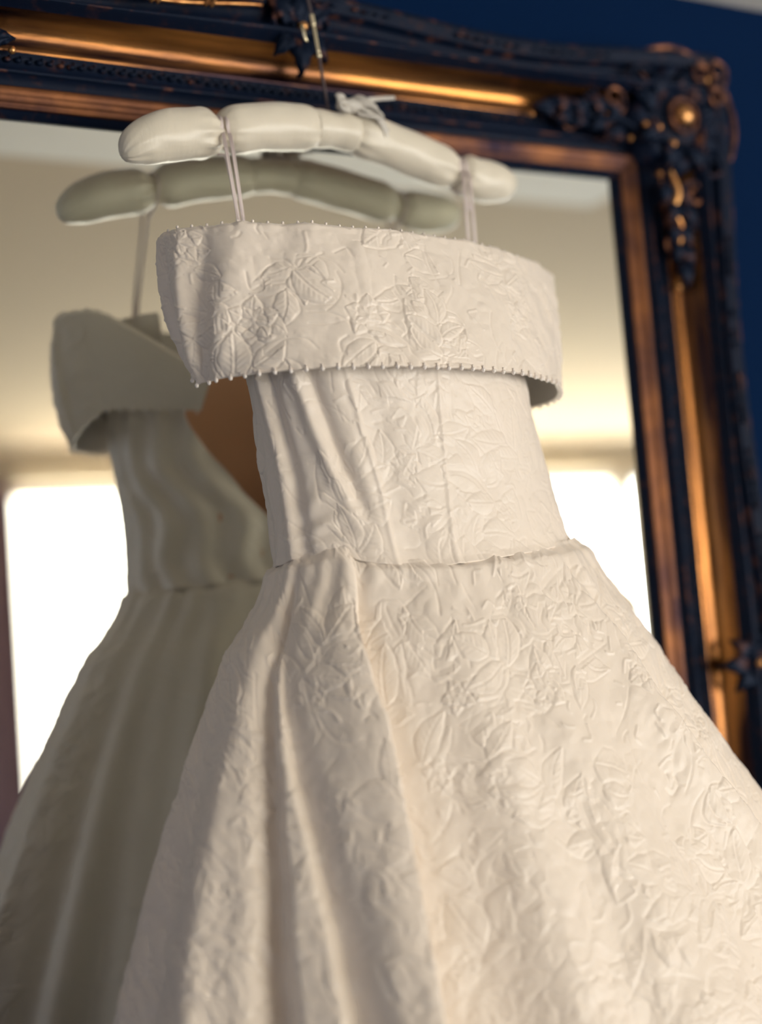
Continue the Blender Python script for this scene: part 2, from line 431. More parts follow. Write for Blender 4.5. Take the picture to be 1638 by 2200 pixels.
def corner(cx, cz, sx, sz):
    """corner cartouche centred at (cx, cz); sx, sz point outward"""
    A, B = np.array([sx, 0, 0.]), np.array([0, 0, sz * 1.])
    c = Orn('corner_ornament', (cx, -.03, cz), A, B, .038)
    c.K = 1.0
    n = 72; th = np.linspace(0, 2 * np.pi, n, endpoint=False)
    R = .066 + .0045 * np.cos(8 * th) + .008 * np.cos(th - np.pi / 4) ** 3
    rr = np.linspace(0, 1, 9)
    P = np.array([[c.pt(R[j] * r * math.cos(th[j]), R[j] * r * math.sin(th[j]), .010 * (1 - r ** 2) + .0035 * math.sin(r * 9) * abs(math.cos(4 * th[j])) + (.002 if r < 1 else -.03)) for j in range(n)] for r in rr])
    grid('shell_plate', P, M_dark, c.root, closed_m=True, flip=(sx * sz > 0))
    c.K = 1.14
    # boss and its ring
    V, F = sphere_data(c.pt(0, 0, .017), .0125, 28, 18, (1, .85, 1)); pymesh('boss', V, F, M_rub, c.root)
    V, F = sphere_data(c.pt(0, 0, .010), .0178, 28, 12, (1, .5, 1)); pymesh('boss_socket', V, F, M_dark, c.root)
    P = np.array([c.pt(.0165 * math.cos(x), .0165 * math.sin(x), .0175) for x in np.linspace(0, 2 * np.pi, 49)])
    tube('boss_ring', P, .0027, M_mid, c.root, 10, caps=False)
    # outer C scrolls and crest
    c.stem([(-.055, .050, .004), (-.03, .066, .008), (.0, .071, .01), (.03, .064, .01), (.05, .052, .008)], .0036, M_mid)
    c.stem([(.050, -.055, .004), (.066, -.03, .008), (.071, 0, .01), (.064, .03, .01), (.052, .05, .008)], .0036, M_mid)
    c.scroll(.052, .052, .018, .005, -2.2, 1.15, .0045, .010, M_mid)
    c.scroll(.030, .046, .012, .003, .6, 1.1, .0032, .012, M_mid)
    c.scroll(.046, .026, .012, .003, 1.0, -1.1, .0032, .012, M_mid)
    c.scroll(-.045, .035, .016, .004, .5, 1.2, .0036, .008)
    c.scroll(.035, -.045, .016, .004, 1.1, -1.2, .0036, .008)
    for an, l, wd in [(2.2, .03, .010), (2.75, .032, .010), (-.6, .03, .010), (-1.15, .032, .010), (.2, .028, .009), (1.35, .028, .009), (.78, .03, .011), (3.6, .03, .011), (-1.95, .03, .011)]:
        c.leaf(.026 * math.cos(an), .026 * math.sin(an), an, l, wd, .007)
    for a, b, r, mm in [(-.028, -.012, .0058, M_rub), (-.024, -.019, .0045, M_orn), (-.012, -.027, .0062, M_rub), (.001, -.028, .0045, M_orn), (-.044, -.010, .0042, M_rub),
                        (-.025, .026, .0048, M_orn), (-.012, .037, .0055, M_orn), (.026, -.024, .0048, M_orn), (.040, .043, .0048, M_rub), (.048, .035, .0045, M_rub)]:
        c.blob(a, b, r, .010, m=mm)
    c.K = 1.18
    # acanthus running inward along both rails, in the hollow of the moulding
    for flip in (0, 1):
        def q(a, b): return (b, a) if flip else (a, b)
        def ang(x): return (math.pi / 2 - x) if flip else x
        def rot_scroll(a, b, r0, r1, a0, tr, rad, h, m=None):
            aa, bb = q(a, b); c.scroll(aa, bb, r0, r1, ang(a0), -tr if flip else tr, rad, h, m)
        Y = -.0005
        c.stem([(*q(-.05, Y - .012), .004), (*q(-.070, Y - .004), .002), (*q(-.086, Y - .008), -.002), (*q(-.104, Y), -.004), (*q(-.122, Y - .004), -.006)], .0045, M_rub if flip else M_orn)
        rot_scroll(-.072, Y + .014, .015, .004, -1.2, 1.2, .0036, .002, M_mid)
        rot_scroll(-.098, Y + .013, .011, .003, 1.2, -1.1, .0028, -.002)
        rot_scroll(-.118, Y - .010, .009, .003, 2.2, 1.1, .0026, -.010, M_mid)
        for k, (a, b, an, l) in enumerate([(-.060, Y, 2.7, .030), (-.080, Y + .002, 2.6, .028), (-.080, Y - .004, 3.7, .026), (-.098, Y, 2.75, .028), (-.100, Y - .004, 3.6, .022),
                                           (-.118, Y + .001, 2.8, .026), (-.118, Y - .003, 3.5, .022), (-.136, Y, 3.1, .026), (-.060, Y - .016, 3.3, .026)]):
            aa, bb = q(a, b); c.leaf(aa, bb, ang(an), l, .0085, -.006 if a < -.09 else -.002, .005)
        for a, b, r, mm in [(-.052, Y - .02, .0042, M_rub), (-.066, Y - .018, .0036, M_orn), (-.090, Y - .014, .0036, M_orn), (-.110, Y + .012, .0034, M_orn), (-.128, Y - .012, .0034, M_orn),
                            (-.145, Y - .006, .0034, M_orn), (-.160, Y - .006, .0042, M_rub), (-.152, Y + .002, .0036, M_orn)]:
            aa, bb = q(a, b); c.blob(aa, bb, r, -.004 if a > -.11 else -.010, m=mm)
    return c
CO = .067
corner(MX1 + CO, MZ1 + CO - .006, 1, 1); corner(MX0 - CO, MZ1 + CO - .006, -1, 1)
corner(MX1 + CO, MZ0 - CO + .006, 1, -1); corner(MX0 - CO, MZ0 - CO + .006, -1, -1)

def middle(cx, cz, ax, bx):
    c = Orn('middle_ornament', (cx, -.03, cz), ax, bx, .042); c.K = 1.35
    c.scroll(-.012, .004, .014, .004, .2, 1.2, .004, .004)
    c.scroll(.012, .004, .014, .004, np.pi - .2, -1.2, .004, .004)
    c.leaf(0, -.002, -np.pi / 2, .030, .009, .0, .006); c.leaf(-.004, 0, -2.3, .026, .008, .0); c.leaf(.004, 0, -.85, .026, .008, .0)
    c.leaf(0, .004, np.pi / 2, .03, .010, .004); c.leaf(.004, .006, .7, .03, .009, .004); c.leaf(-.004, .006, 2.45, .03, .009, .004)
    c.blob(0, .002, .006, .010, m=M_rub); c.blob(.0, -.03, .0036, -.006); c.blob(-.018, -.004, .004, .002); c.blob(.018, -.004, .004, .002)
    c.stem([(-.06, .022, .004), (-.035, .026, .008), (0, .032, .010), (.035, .026, .008), (.06, .022, .004)], .0032)
    return c
wv = .100
middle(MXC, MZ1 + wv, (1, 0, 0), (0, 0, 1)); middle(MXC, MZ0 - wv, (1, 0, 0), (0, 0, -1))
middle(MX1 + wv - .002, MZC, (0, 0, 1), (1, 0, 0)); middle(MX0 - wv, MZC, (0, 0, 1), (-1, 0, 0))

# reeds bound with ribbon ties running along the ridge of the top rail beside its middle ornament
def reeds(x0, x1, sgn):
    xs = np.linspace(x0, x1, 60); u = (xs - x0) / (x1 - x0)
    for k, (dz, dy) in enumerate([(0, -.058), (.0055, -.061), (.0105, -.058)]):
        zz = MZ1 + .106 + dz + .0035 * np.sin(u * np.pi * 2.2 + .6) + .006 * u * (1 if sgn > 0 else -1)
        tube('reed', np.stack([xs, np.full_like(xs, dy), zz], -1), .0019 + .0003 * np.sin(u * 70), M_rub, mir, 8)
    for uu in (.12, .34, .56, .78):
        i = int(uu * 59); z0 = MZ1 + .106 + .0035 * math.sin(u[i] * np.pi * 2.2 + .6) + .006 * u[i] * (1 if sgn > 0 else -1)
        for d in (-.003, .003):
            P = [(xs[i] + d - .003, -.058, z0 - .0035), (xs[i] + d - .001, -.0635, z0 + .001), (xs[i] + d + .001, -.065, z0 + .0055), (xs[i] + d + .003, -.0635, z0 + .010), (xs[i] + d + .004, -.058, z0 + .0145)]
            tube('ribbon_tie', spline(P, 12), .0019, M_rub, mir, 7)
reeds(.355, MXC - .045, 1)

# ------------------------------------------------------------------ embossed brocade pattern (real relief, in metres)
RES = .0008
def smooth_noise(shape, cell, seed):
    r = np.random.default_rng(seed)
    ny, nx = int(shape[0] / cell) + 3, int(shape[1] / cell) + 3
    g = r.standard_normal((ny, nx))
    y = np.arange(shape[0]) / cell; x = np.arange(shape[1]) / cell
    yi, xi = y.astype(int), x.astype(int); fy, fx = y - yi, x - xi
    fy = fy * fy * (3 - 2 * fy); fx = fx * fx * (3 - 2 * fx)
    a = g[yi][:, xi] * (1 - fx) + g[yi][:, xi + 1] * fx; b = g[yi + 1][:, xi] * (1 - fx) + g[yi + 1][:, xi + 1] * fx
    return a * (1 - fy[:, None]) + b * fy[:, None]

def brocade(wm, hm, seed, spacing=.085):
    """height map of leafy sprays; returns array indexed [row = v, col = u], size wm x hm metres"""
    r = np.random.default_rng(seed)
    nx, ny = int(wm / RES), int(hm / RES)
    H = np.zeros((ny, nx), np.float32)
    def patch(cx, cy, rad):
        x0, x1 = max(int((cx - rad) / RES), 0), min(int((cx + rad) / RES) + 1, nx)
        y0, y1 = max(int((cy - rad) / RES), 0), min(int((cy + rad) / RES) + 1, ny)
        if x0 >= x1 or y0 >= y1: return None
        X, Y = np.meshgrid(np.arange(x0, x1) * RES - cx, np.arange(y0, y1) * RES - cy)
        return (slice(y0, y1), slice(x0, x1)), X, Y
    def leaf(x, y, an, ln, wd, bend, amp=1.):
        p = patch(x + ln / 2 * math.cos(an), y + ln / 2 * math.sin(an), ln * .75)
        if p is None: return
        sl, X, Y = p; X = X + ln / 2 * math.cos(an); Y = Y + ln / 2 * math.sin(an)
        u = (X * math.cos(an) + Y * math.sin(an)) / ln; v = -X * math.sin(an) + Y * math.cos(an)
        v = v - bend * ln * np.sin(np.clip(u, 0, 1) * np.pi)
        uc = np.clip(u, 0, 1)
        ph = r.random() * 6
        ww = wd * np.sin(np.pi * uc ** .8) ** .8 * (1 + .035 * np.sin(uc * 20 + ph)) + 1e-5
        q = np.abs(v) / ww
        ins = (q < 1) & (u > 0) & (u < 1)
        puff = np.sqrt(np.clip(1 - q ** 2, 0, 1)) * .75
        vein = .16 * np.cos((uc * ln - np.abs(v) * .8) / .0052 * 2 * np.pi) * np.clip(1 - q, 0, 1) * np.clip(q * 4, 0, 1)
        mid = -.5 * np.exp(-(v / .0011) ** 2) * (uc < .92)
        d = (np.abs(v) - ww)
        edge = -.55 * np.exp(-(d / .0013) ** 2) * ((u > -.02) & (u < 1.02)) * (uc < .98)
        side = np.sign(v + .2 * wd)
        val = np.where(ins, puff + vein + mid, 0) * (1 + .25 * side)
        sub = H[sl]
        H[sl] = np.where(ins, val * amp, sub) + edge * amp * .8
    def line(pts, wd, amp):
        P = spline([(a, b, 0) for a, b in pts], 14 * len(pts))[:, :2]
        for (a, b) in P:
            p = patch(a, b, wd * 3.2)
            if p is None: continue
            sl, X, Y = p
            g = amp * np.exp(-(X ** 2 + Y ** 2) / wd ** 2)
            H[sl] = np.maximum(H[sl], g) if amp > 0 else np.minimum(H[sl], g)
    def flower(x, y, R):
        np_ = r.integers(5, 7); a0 = r.random() * 6
        for ring, rr in ((0, R), (1, R * .6)):
            for k in range(np_):
                an = a0 + ring * .5 + k * 2 * np.pi / np_
                leaf(x + rr * .12 * math.cos(an), y + rr * .12 * math.sin(an), an, rr * .9, rr * .42, .05 * r.normal(), 1.05)
        p = patch(x, y, R * .3)
        if p: H[p[0]] = np.maximum(H[p[0]], 1.1 * np.exp(-(p[1] ** 2 + p[2] ** 2) / (R * .13) ** 2))
    row = 0; yy = -.02
    while yy < hm + .03:
        xx = -.02 + (row % 2) * spacing * .5
        while xx < wm + .03:
            cx, cy = xx + r.normal() * .010, yy + r.normal() * .010
            an = r.random() * 2 * np.pi
            k = r.integers(0, 3)
            ex, ey = cx + .06 * math.cos(an + 2.6), cy + .06 * math.sin(an + 2.6)
            line([(cx, cy), ((cx + ex) / 2 + .012 * math.cos(an), (cy + ey) / 2 + .012 * math.sin(an)), (ex, ey)], .0014, .7)
            sx, sy = ex - cx, ey - cy; sa = math.atan2(sy, sx)
            for j in range(r.integers(5, 8)):
                q = r.random() * 1.1 - .1; sd = 1 if j % 2 else -1
                a2 = sa + sd * (.7 + .5 * r.random())
                l = .026 + .022 * r.random()
                leaf(cx + sx * q, cy + sy * q, a2, l, l * (.26 + .14 * r.random()), r.normal() * .10, .8 + .3 * r.random())
            leaf(ex, ey, sa + r.normal() * .3, .036, .011, r.normal() * .1)
            for j in range(9):
                qx, qy = cx + r.normal() * .035, cy + r.normal() * .035; a3 = r.random() * 6.28; L3 = .004 + .007 * r.random(); c3 = r.normal() * .8
                line([(qx, qy), (qx + L3 * math.cos(a3), qy + L3 * math.sin(a3)), (qx + 1.8 * L3 * math.cos(a3 + c3), qy + 1.8 * L3 * math.sin(a3 + c3))], .0012, -.65 if j % 2 else .8)
            if k == 0: flower(cx, cy, .021)
            elif k == 1: flower(cx + .02 * math.cos(an + 3), cy + .02 * math.sin(an + 3), .014)
            # tendrils and seams of the weave
            for j in range(3):
                a3 = r.random() * 6.28; c3 = r.normal() * .9
                pts = [(cx + .045 * math.cos(a3) + s * math.cos(a3 + c3 * s * 20), cy + .045 * math.sin(a3) + s * math.sin(a3 + c3 * s * 20)) for s in (0, .012, .026, .040)]
                line(pts, .0011, -.5)
            xx += spacing
        yy += spacing * .72; row += 1
    H += .16 * smooth_noise(H.shape, 9, seed + 1) + .5 * smooth_noise(H.shape, 26, seed + 2) + .35 * np.abs(smooth_noise(H.shape, 15, seed + 7)) + .06 * smooth_noise(H.shape, 4, seed + 5)
    return H

def sample(H, u, v):
    x = np.clip(u / RES, 0, H.shape[1] - 1.001); y = np.clip(v / RES, 0, H.shape[0] - 1.001)
    xi, yi = x.astype(int), y.astype(int); fx, fy = x - xi, y - yi
    return (H[yi, xi] * (1 - fx) + H[yi, xi + 1] * fx) * (1 - fy) + (H[yi + 1, xi] * (1 - fx) + H[yi + 1, xi + 1] * fx) * fy

# ------------------------------------------------------------------ the gown
ZT = np.array([.345, .22, .18, .12, .06, .045, .03, 0, -.04, -.1, -.16, -.22, -.3, -.4, -.55, -1.1])
CX = np.array([.652, .640, .647, .656, .663, .667, .670, .669, .670, .672, .679, .687, .695, .700, .705, .71])
DD = np.array([.125, .168, .165, .165, .170, .172, .173, .176, .180, .189, .193, .2, .213, .235, .26, .30])
AA = np.array([.150, .139, .141, .145, .150, .155, .168, .203, .225, .256, .291, .323, .360, .395, .43, .50])
YAW = .0925
o_ = ZT.argsort(); ZT, CX, DD, AA = ZT[o_], CX[o_], DD[o_], AA[o_]
zf_ = np.linspace(-1.2, .40, 641)
def soften(A):      # the tables become smooth curves; the waist keeps a tighter bend
    a = np.interp(zf_, ZT, A); a = np.concatenate([np.full(30, a[0]), a, np.full(30, a[-1])])
    k = np.exp(-(np.arange(-30, 31) / 7.) ** 2); k /= k.sum(); return np.convolve(a, k, 'valid')
CX, DD, AA = soften(CX), soften(DD), soften(AA); ZT = zf_
def section(phi, Z, off=0., ratio=.5):
    g = lambda A: np.interp(Z, ZT, A)
    a = g(AA) + off; b = g(AA) * ratio + off
    u, v = a * np.cos(phi), b * np.sin(phi)
    return np.stack([g(CX) + u * math.cos(YAW) - v * math.sin(YAW), -g(DD) + u * math.sin(YAW) + v * math.cos(YAW), Z + 0 * u], -1)
def deg_diff(phi, c):   # in degrees
    return (np.degrees(phi) - c + 180) % 360 - 180

gown = empty('wedding_dress', (.70, -.25, ZF + .5))
tag(gown, 'ivory strapless brocade wedding dress with folded cuff neckline, hanging from the hanger', 'dress')

def seam_rise(phi):
    d = (np.degrees(phi)) % 360
    return np.interp(d, [0, 90, 160, 183, 205, 214, 222, 230, 253, 286, 336, 360], [.014, .012, .008, .010, .015, .019, .008, .003, -.002, .005, .018, .014])

def folds_skirt(phi, Z):
    t = np.clip((.05 - Z) / .40, 0, 1)
    s = np.clip((.05 - Z) / .05, 0, 1)
    d = np.zeros_like(phi * Z)
    def track(zs, ps): return np.interp(-Z, -np.array(zs), np.array(ps, float))
    # rolled pleat: drop on its right edge, deep hollows on its left
    c = deg_diff(phi, track((.05, -.008, -.072, -.134, -.182, -.268, -.5), (219, 227, 233, 235, 236, 236.5, 237)))
    amp = (.008 + .022 * t ** .8) * s
    d += amp * np.where(c < 0, np.exp(-(c / 12) ** 2), -.8 * np.exp(-(c / 10) ** 2) + 1.8 * np.exp(-(c / .4) ** 2))
    c = deg_diff(phi, track((.05, -.02, -.078, -.144, -.208, -.262, -.5), (193, 205, 212, 219.5, 224, 226, 228)))
    d -= (.003 + .014 * t) * s * np.exp(-(c / np.where(c < 0, 1.6, 4.0)) ** 2)
    c = deg_diff(phi, track((.05, -.038, -.11, -.174, -.258, -.5), (196, 203, 209, 213, 215, 218)))
    d -= (.006 + .026 * t) * s * np.exp(-(c / np.where(c < 0, 4.5, 1.4)) ** 2)
    c = deg_diff(phi, track((.05, -.3), (190, 197))); d += .012 * t * np.exp(-(c / 5) ** 2)
    c = deg_diff(phi, track((.05, -.3), (178, 182))); d -= .012 * t * np.exp(-(c / 7) ** 2)
    # soft rolls over the front
    c = deg_diff(phi, track((.05, -.018, -.09, -.188, -.4), (236, 241, 247, 248, 249))); d -= (.002 + .009 * t) * s * np.exp(-(c / 6) ** 2)
    c = deg_diff(phi, 257); d += .010 * t * np.exp(-(c / 7) ** 2)
    c = deg_diff(phi, track((.05, -.3), (266, 263))); d -= .008 * t * s * np.exp(-(c / 5) ** 2)
    c = deg_diff(phi, 275); d += .009 * t * np.exp(-(c / 8) ** 2)
    c = deg_diff(phi, 288); d -= .007 * t * np.exp(-(c / 6) ** 2)
    c = deg_diff(phi, track((.03, -.026, -.078, -.136, -.2, -.5), (298, 301, 300, 302, 305, 308)))
    a2 = .014 * np.clip((.03 - Z) / .12, 0, 1)
    d += a2 * np.where(c < 0, np.exp(-(c / 8) ** 2), -.5 * np.exp(-(c / 9) ** 2) + 1.5 * np.exp(-(c / 2.2) ** 2))
    c = deg_diff(phi, 325); d += .008 * t * np.exp(-(c / 7) ** 2)
    # gathers just under the waist seam
    d += .0010 * np.exp(-((.035 - Z) / .03) ** 2) * (np.sin(phi * 23 + Z * 40 + 2 * np.sin(phi * 5)) + .6 * np.sin(phi * 41 + 2))
    # folds of the back
    bk = np.clip(-np.cos(phi + np.pi / 2) * 1.0, 0, 1) ** .5
    bk = bk ** 2
    d += t ** .7 * bk * (.020 * np.sin(phi * 9 + 1) + .013 * np.sin(phi * 16 + 2 * Z) + .005 * np.sin(phi * 31))
    d += .004 * np.clip((.048 - Z) / .006, 0, 1) * np.exp(-((.045 - Z) / .03) ** 2)
    return d

def embossed(P, H, seedu, amp, phi, c_deg, uo, vo, zrow):
    """displace P[row, col] along its normals by the relief, arc length measured from the column nearest c_deg"""
    N = normals(P)
    ctr = P.mean(axis=(0, 1)); s = np.sign(((P - ctr) * N)[..., :2].sum()); N = N * s
    seg = np.linalg.norm(np.diff(P, axis=1), axis=-1); arc = np.concatenate([np.zeros((len(P), 1)), np.cumsum(seg, 1)], 1)
    j = np.abs(deg_diff(phi, c_deg)).argmin(); arc = arc - arc[:, j:j + 1]
    arc = arc + uo; WM = H.shape[1] * RES; arc = WM - np.abs(WM - np.abs(arc)) - .002
    h = sample(H, np.abs(arc), (zrow.max() - zrow)[:, None] + vo + 0 * arc)
    fade = np.clip(1 - (np.abs(deg_diff(phi, 246)) - 88) / 14, .18, 1)[None, :]
    return P + N * (h * amp * fade)[..., None], N

# skirt
H = brocade(1.35, .52, 11)
ph = np.radians(np.concatenate([np.linspace(147, 345, 900), np.linspace(345, 507, 260)[1:]]))
zz = np.concatenate([np.linspace(.050, -.33, 520), np.linspace(-.33, -1.12, 60)[1:]])
PH, Z = np.meshgrid(ph, zz)
P = section(PH, Z)
Nn = normals(P); Nn *= np.sign((Nn[..., 0] * np.cos(PH) + Nn[..., 1] * np.sin(PH)).sum())
P = P + Nn * (folds_skirt(PH, Z) - .0045 * np.clip((Z - .040) / .010, 0, 1))[..., None]
P[..., 2] += (seam_rise(PH) + .006) * np.clip((Z - .0) / .05, 0, 1) ** 2
P, Nn = embossed(P, H, 0, .00115, ph, 240, .62, .0, zz)
P[:, -1] = P[:, 0]
skirt = grid('skirt', P, M_dress, gown, flip=False)

# bodice: open V at the back, gathered side, princess seams
def back_open(phi):   # 0 at the front and sides, 1 at the middle of the back
    d = np.abs(deg_diff(phi, 88)); return np.clip(1 - d / 54, 0, 1)
ph = np.radians(np.concatenate([np.linspace(91, 150, 50)[:-1], np.linspace(150, 342, 560), np.linspace(342, 449, 70)[1:]]))
R_ = 360
zf = np.linspace(0, 1, R_)
PH, T = np.meshgrid(ph, zf)
top = .335 - .235 * back_open(ph) ** .75
zb = .050 + seam_rise(ph)[None]
Z = zb + (top[None] - zb) * (1 - T)
P = section(PH, Z)
Nn = normals(P); Nn *= np.sign((Nn[..., 0] * np.cos(PH) + Nn[..., 1] * np.sin(PH)).sum())
d = np.zeros_like(Z)
c = deg_diff(PH, np.interp(-Z, [-.216, -.174, -.114, -.05], [232, 234, 237, 237])); d += .0012 * np.exp(-(c / 1.2) ** 2) - .002 * np.exp(-((c - 7) / 6) ** 2) + .002 * np.exp(-((c + 5) / 5) ** 2)
c = deg_diff(PH, np.interp(-Z, [-.216, -.05], [269, 258])); d += .0010 * np.exp(-(c / 1.0) ** 2)
c = deg_diff(PH, np.interp(-Z, [-.24, -.15, -.08], [206, 216, 226])); d += .0045 * np.exp(-(c / 3.5) ** 2) * np.clip((Z - .07) / .05, 0, 1)
c = deg_diff(PH, np.interp(-Z, [-.24, -.15, -.08], [214, 223, 232])); d -= .0040 * np.exp(-(c / 3.0) ** 2) * np.clip((Z - .07) / .05, 0, 1)
c = deg_diff(PH, np.interp(-Z, [-.24, -.15], [183, 192])); d += .004 * np.exp(-(c / 4) ** 2)
c = deg_diff(PH, np.interp(-Z, [-.24, -.13], [192, 200])); d -= .004 * np.exp(-(c / 4) ** 2)
# crush folds just over the waist on the left, fanning out of the seam
for zc, sl, a, wd in ((.084, .0006, .0028, .006), (.072, .0002, .0028, .005), (.104, .0010, .0022, .009)):
    ctrz = zc + sl * deg_diff(PH, 205)
    d += a * np.exp(-((Z - ctrz) / wd) ** 2) * np.exp(-(deg_diff(PH, 205) / 16) ** 2)
d += .0006 * np.sin(PH * 14 + Z * 30) * np.clip((.12 - Z) / .06, 0, 1)
bo = np.clip(-np.cos(PH + np.pi / 2), 0, 1) ** .6
d += .0035 * bo * np.sin(PH * 20 - Z * 45 + 1.5 * np.sin(Z * 60)) + .0020 * bo * np.sin(PH * 9 + Z * 90)
d += .0012 * np.clip(1 - (Z - zb) / .006, 0, 1)      # the seam allowance stands proud of the skirt
P = P + Nn * d[..., None]
H2 = brocade(.9, .36, 23)
P2, Nn = embossed(P, H2, 0, .0007, ph, 240, .42, .01, np.linspace(.335, .048, R_))
sg = np.sign((Nn[..., 0] * np.cos(PH) + Nn[..., 1] * np.sin(PH)).sum())
bodice = shell('bodice', P2, .0012, Nn * sg, [M_dress, M_back], gown)
# nude lining inside it
ph3 = np.radians(np.linspace(94, 446, 120)); zf = np.linspace(0, 1, 30); PH3, T3 = np.meshgrid(ph3, zf)
top3 = .315 - .225 * back_open(ph3) ** .75
Z3 = .058 + (top3[None] - .058) * (1 - T3)
P3 = section(PH3, Z3, -.006)
tag(shell('lining', P3, .001, normals(P3) * -1, [M_lining, M_lining], gown), 'nude tan lining inside the bodice')
# interior surface joining lining so that the open back shows fabric, not a void
P4 = section(PH3[:, :], np.broadcast_to(np.linspace(.062, .056, 30)[:, None], PH3.shape), -.006)

# folded cuff
def ring(phi, top):
    if top: cx, cy, a, bf, bb, z, yaw = .668, -.093, .236, .109, .055, .342, .26
    else: cx, cy, a, bf, bb, z, yaw = .646, -.140, .192, .117, .075, .2115, .17
    sn = np.sign(np.sin(phi)) * np.abs(np.sin(phi)) ** np.where(np.cos(phi) < 0, 1.08, 1.0)
    u = a * np.cos(phi); v = np.where(np.sin(phi) < 0, bf, bb) * sn
    return np.stack([cx + u * math.cos(yaw) - v * math.sin(yaw), cy + u * math.sin(yaw) + v * math.cos(yaw), z + 0 * u], -1)
ph = np.radians(np.concatenate([np.linspace(112, 165, 60)[:-1], np.linspace(165, 345, 720), np.linspace(345, 436, 76)[1:]]))
n = 260; T = np.linspace(0, 1, n)[:, None]
A, B = ring(ph, True)[None], ring(ph, False)[None]
bk = np.clip(1 - np.abs(deg_diff(ph, 92)) / 58, 0, 1)[None, :]
P = A * (1 - T[..., None]) + B * T[..., None]
# open ends of the cuff sink at the back
P[..., 2] -= (.15 * bk ** 1.5) * (1 - T * .9)
P[..., 2] += .030 * np.clip(-deg_diff(ph, 178) / 30, 0, 1)[None] * (np.abs(deg_diff(ph, 140)) < 45)[None] * T
P[..., 2] -= .008 * np.clip(np.cos(ph)[None] - .7, 0, 1) * T * 3      # right end droops a little
PHc = np.broadcast_to(ph[None], P.shape[:2])
Nn = normals(P); sg = np.sign((Nn[..., 0] * np.cos(PHc) + Nn[..., 1] * np.sin(PHc)).sum()); Nn *= sg
d = .004 * np.sin(T * np.pi) + .003 * np.sin(T * np.pi) * np.exp(-(deg_diff(PHc, 180) / 24) ** 2)
d = d - .030 * np.exp(-(deg_diff(PHc, 348) / 12) ** 2) * np.exp(-((T - .45) / .26) ** 2)
for c0, sl, a, wd in ((186, 10, .005, 3.0), (194, 16, -.005, 3.5), (203, 20, .004, 4.5), (214, 24, -.003, 5), (178, 4, -.004, 3), (172, 0, .005, 3), (236, -10, .0022, 7), (252, 14, -.002, 6), (283, 4, .002, 8)):
    d = d + a * np.exp(-((deg_diff(PHc, c0) - sl * (.5 - T)) / wd) ** 2) * (.35 + .65 * np.sin(T * np.pi))
P = P + Nn * d[..., None]
# roll at top and slight inward turn at the hem
P = P - Nn * (.006 * np.clip(1 - T / .05, 0, 1) ** 2)[..., None]
H3 = brocade(1.0, .24, 37, .095)
P5, N5 = embossed(P, H3, 0, .0012, ph, 240, .45, .03, np.linspace(.14, 0, n))
cuff = shell('folded_cuff', P5, .003, Nn, [M_dress, M_back], gown)
# the fold inwards from the cuff's top edge to the bodice
e0 = P[0] - Nn[0] * .001; q = section(ph, np.full_like(ph, .322), .0)
q[:, 2] = np.minimum(.325, P[0][:, 2] - .012)
Pf = np.array([e0 * (1 - s) + q * s - np.array([0, 0, .010 * math.sin(s * np.pi)]) for s in np.linspace(0, .8, 10)])
keep = slice(int(len(ph) * .11), int(len(ph) * .90))
tag(shell('cuff_facing', Pf[:, keep], .0015, np.broadcast_to([0, 0, 1.], Pf[:, keep].shape), [M_back, M_back], gown))
# pearl picots on both edges of the cuff
def pearls(edge, nrm, step, rad, drop):
    seg = np.linalg.norm(np.diff(edge, axis=0), axis=1); s = np.concatenate([[0], np.cumsum(seg)])
    V, F = sphere_data((0, 0, 0), rad, 10, 6, (1, 1, 1.15)); V2, F2 = tube_data(np.array([(0, 0, rad * .6), (0, 0, rad * 2.2)]), rad * .35, 6)
    V, F = merge([(V, F), (V2, F2)])
    me = None
    for k, x in enumerate(np.arange(.004, s[-1] - .004, step)):
        p = np.array([np.interp(x, s, edge[:, i]) for i in range(3)]); nn = np.array([np.interp(x, s, nrm[:, i]) for i in range(3)])
        p = p + nn * .0004 + np.array([0, 0, drop])
        if me is None:
            o = pymesh('pearl_bead', V, F, M_pearl, cuff); me = o.data
        else:
            o = bpy.data.objects.new('pearl_bead', me); COL.objects.link(o); o.parent = cuff
        o.location = p
        if drop > 0: o.rotation_euler = (math.pi, 0, 0)
pearls(P5[-1], Nn[-1], .0128, .0018, -.0012)
pearls(P5[0], Nn[0], .0128, .0013, .0006)

# hook and eye at the top of the open back
tube('back_clasp', [(.690, -.085, .118), (.700, -.084, .116), (.712, -.083, .117)], [.0015, .0024, .0018], M_clasp, gown, 8)

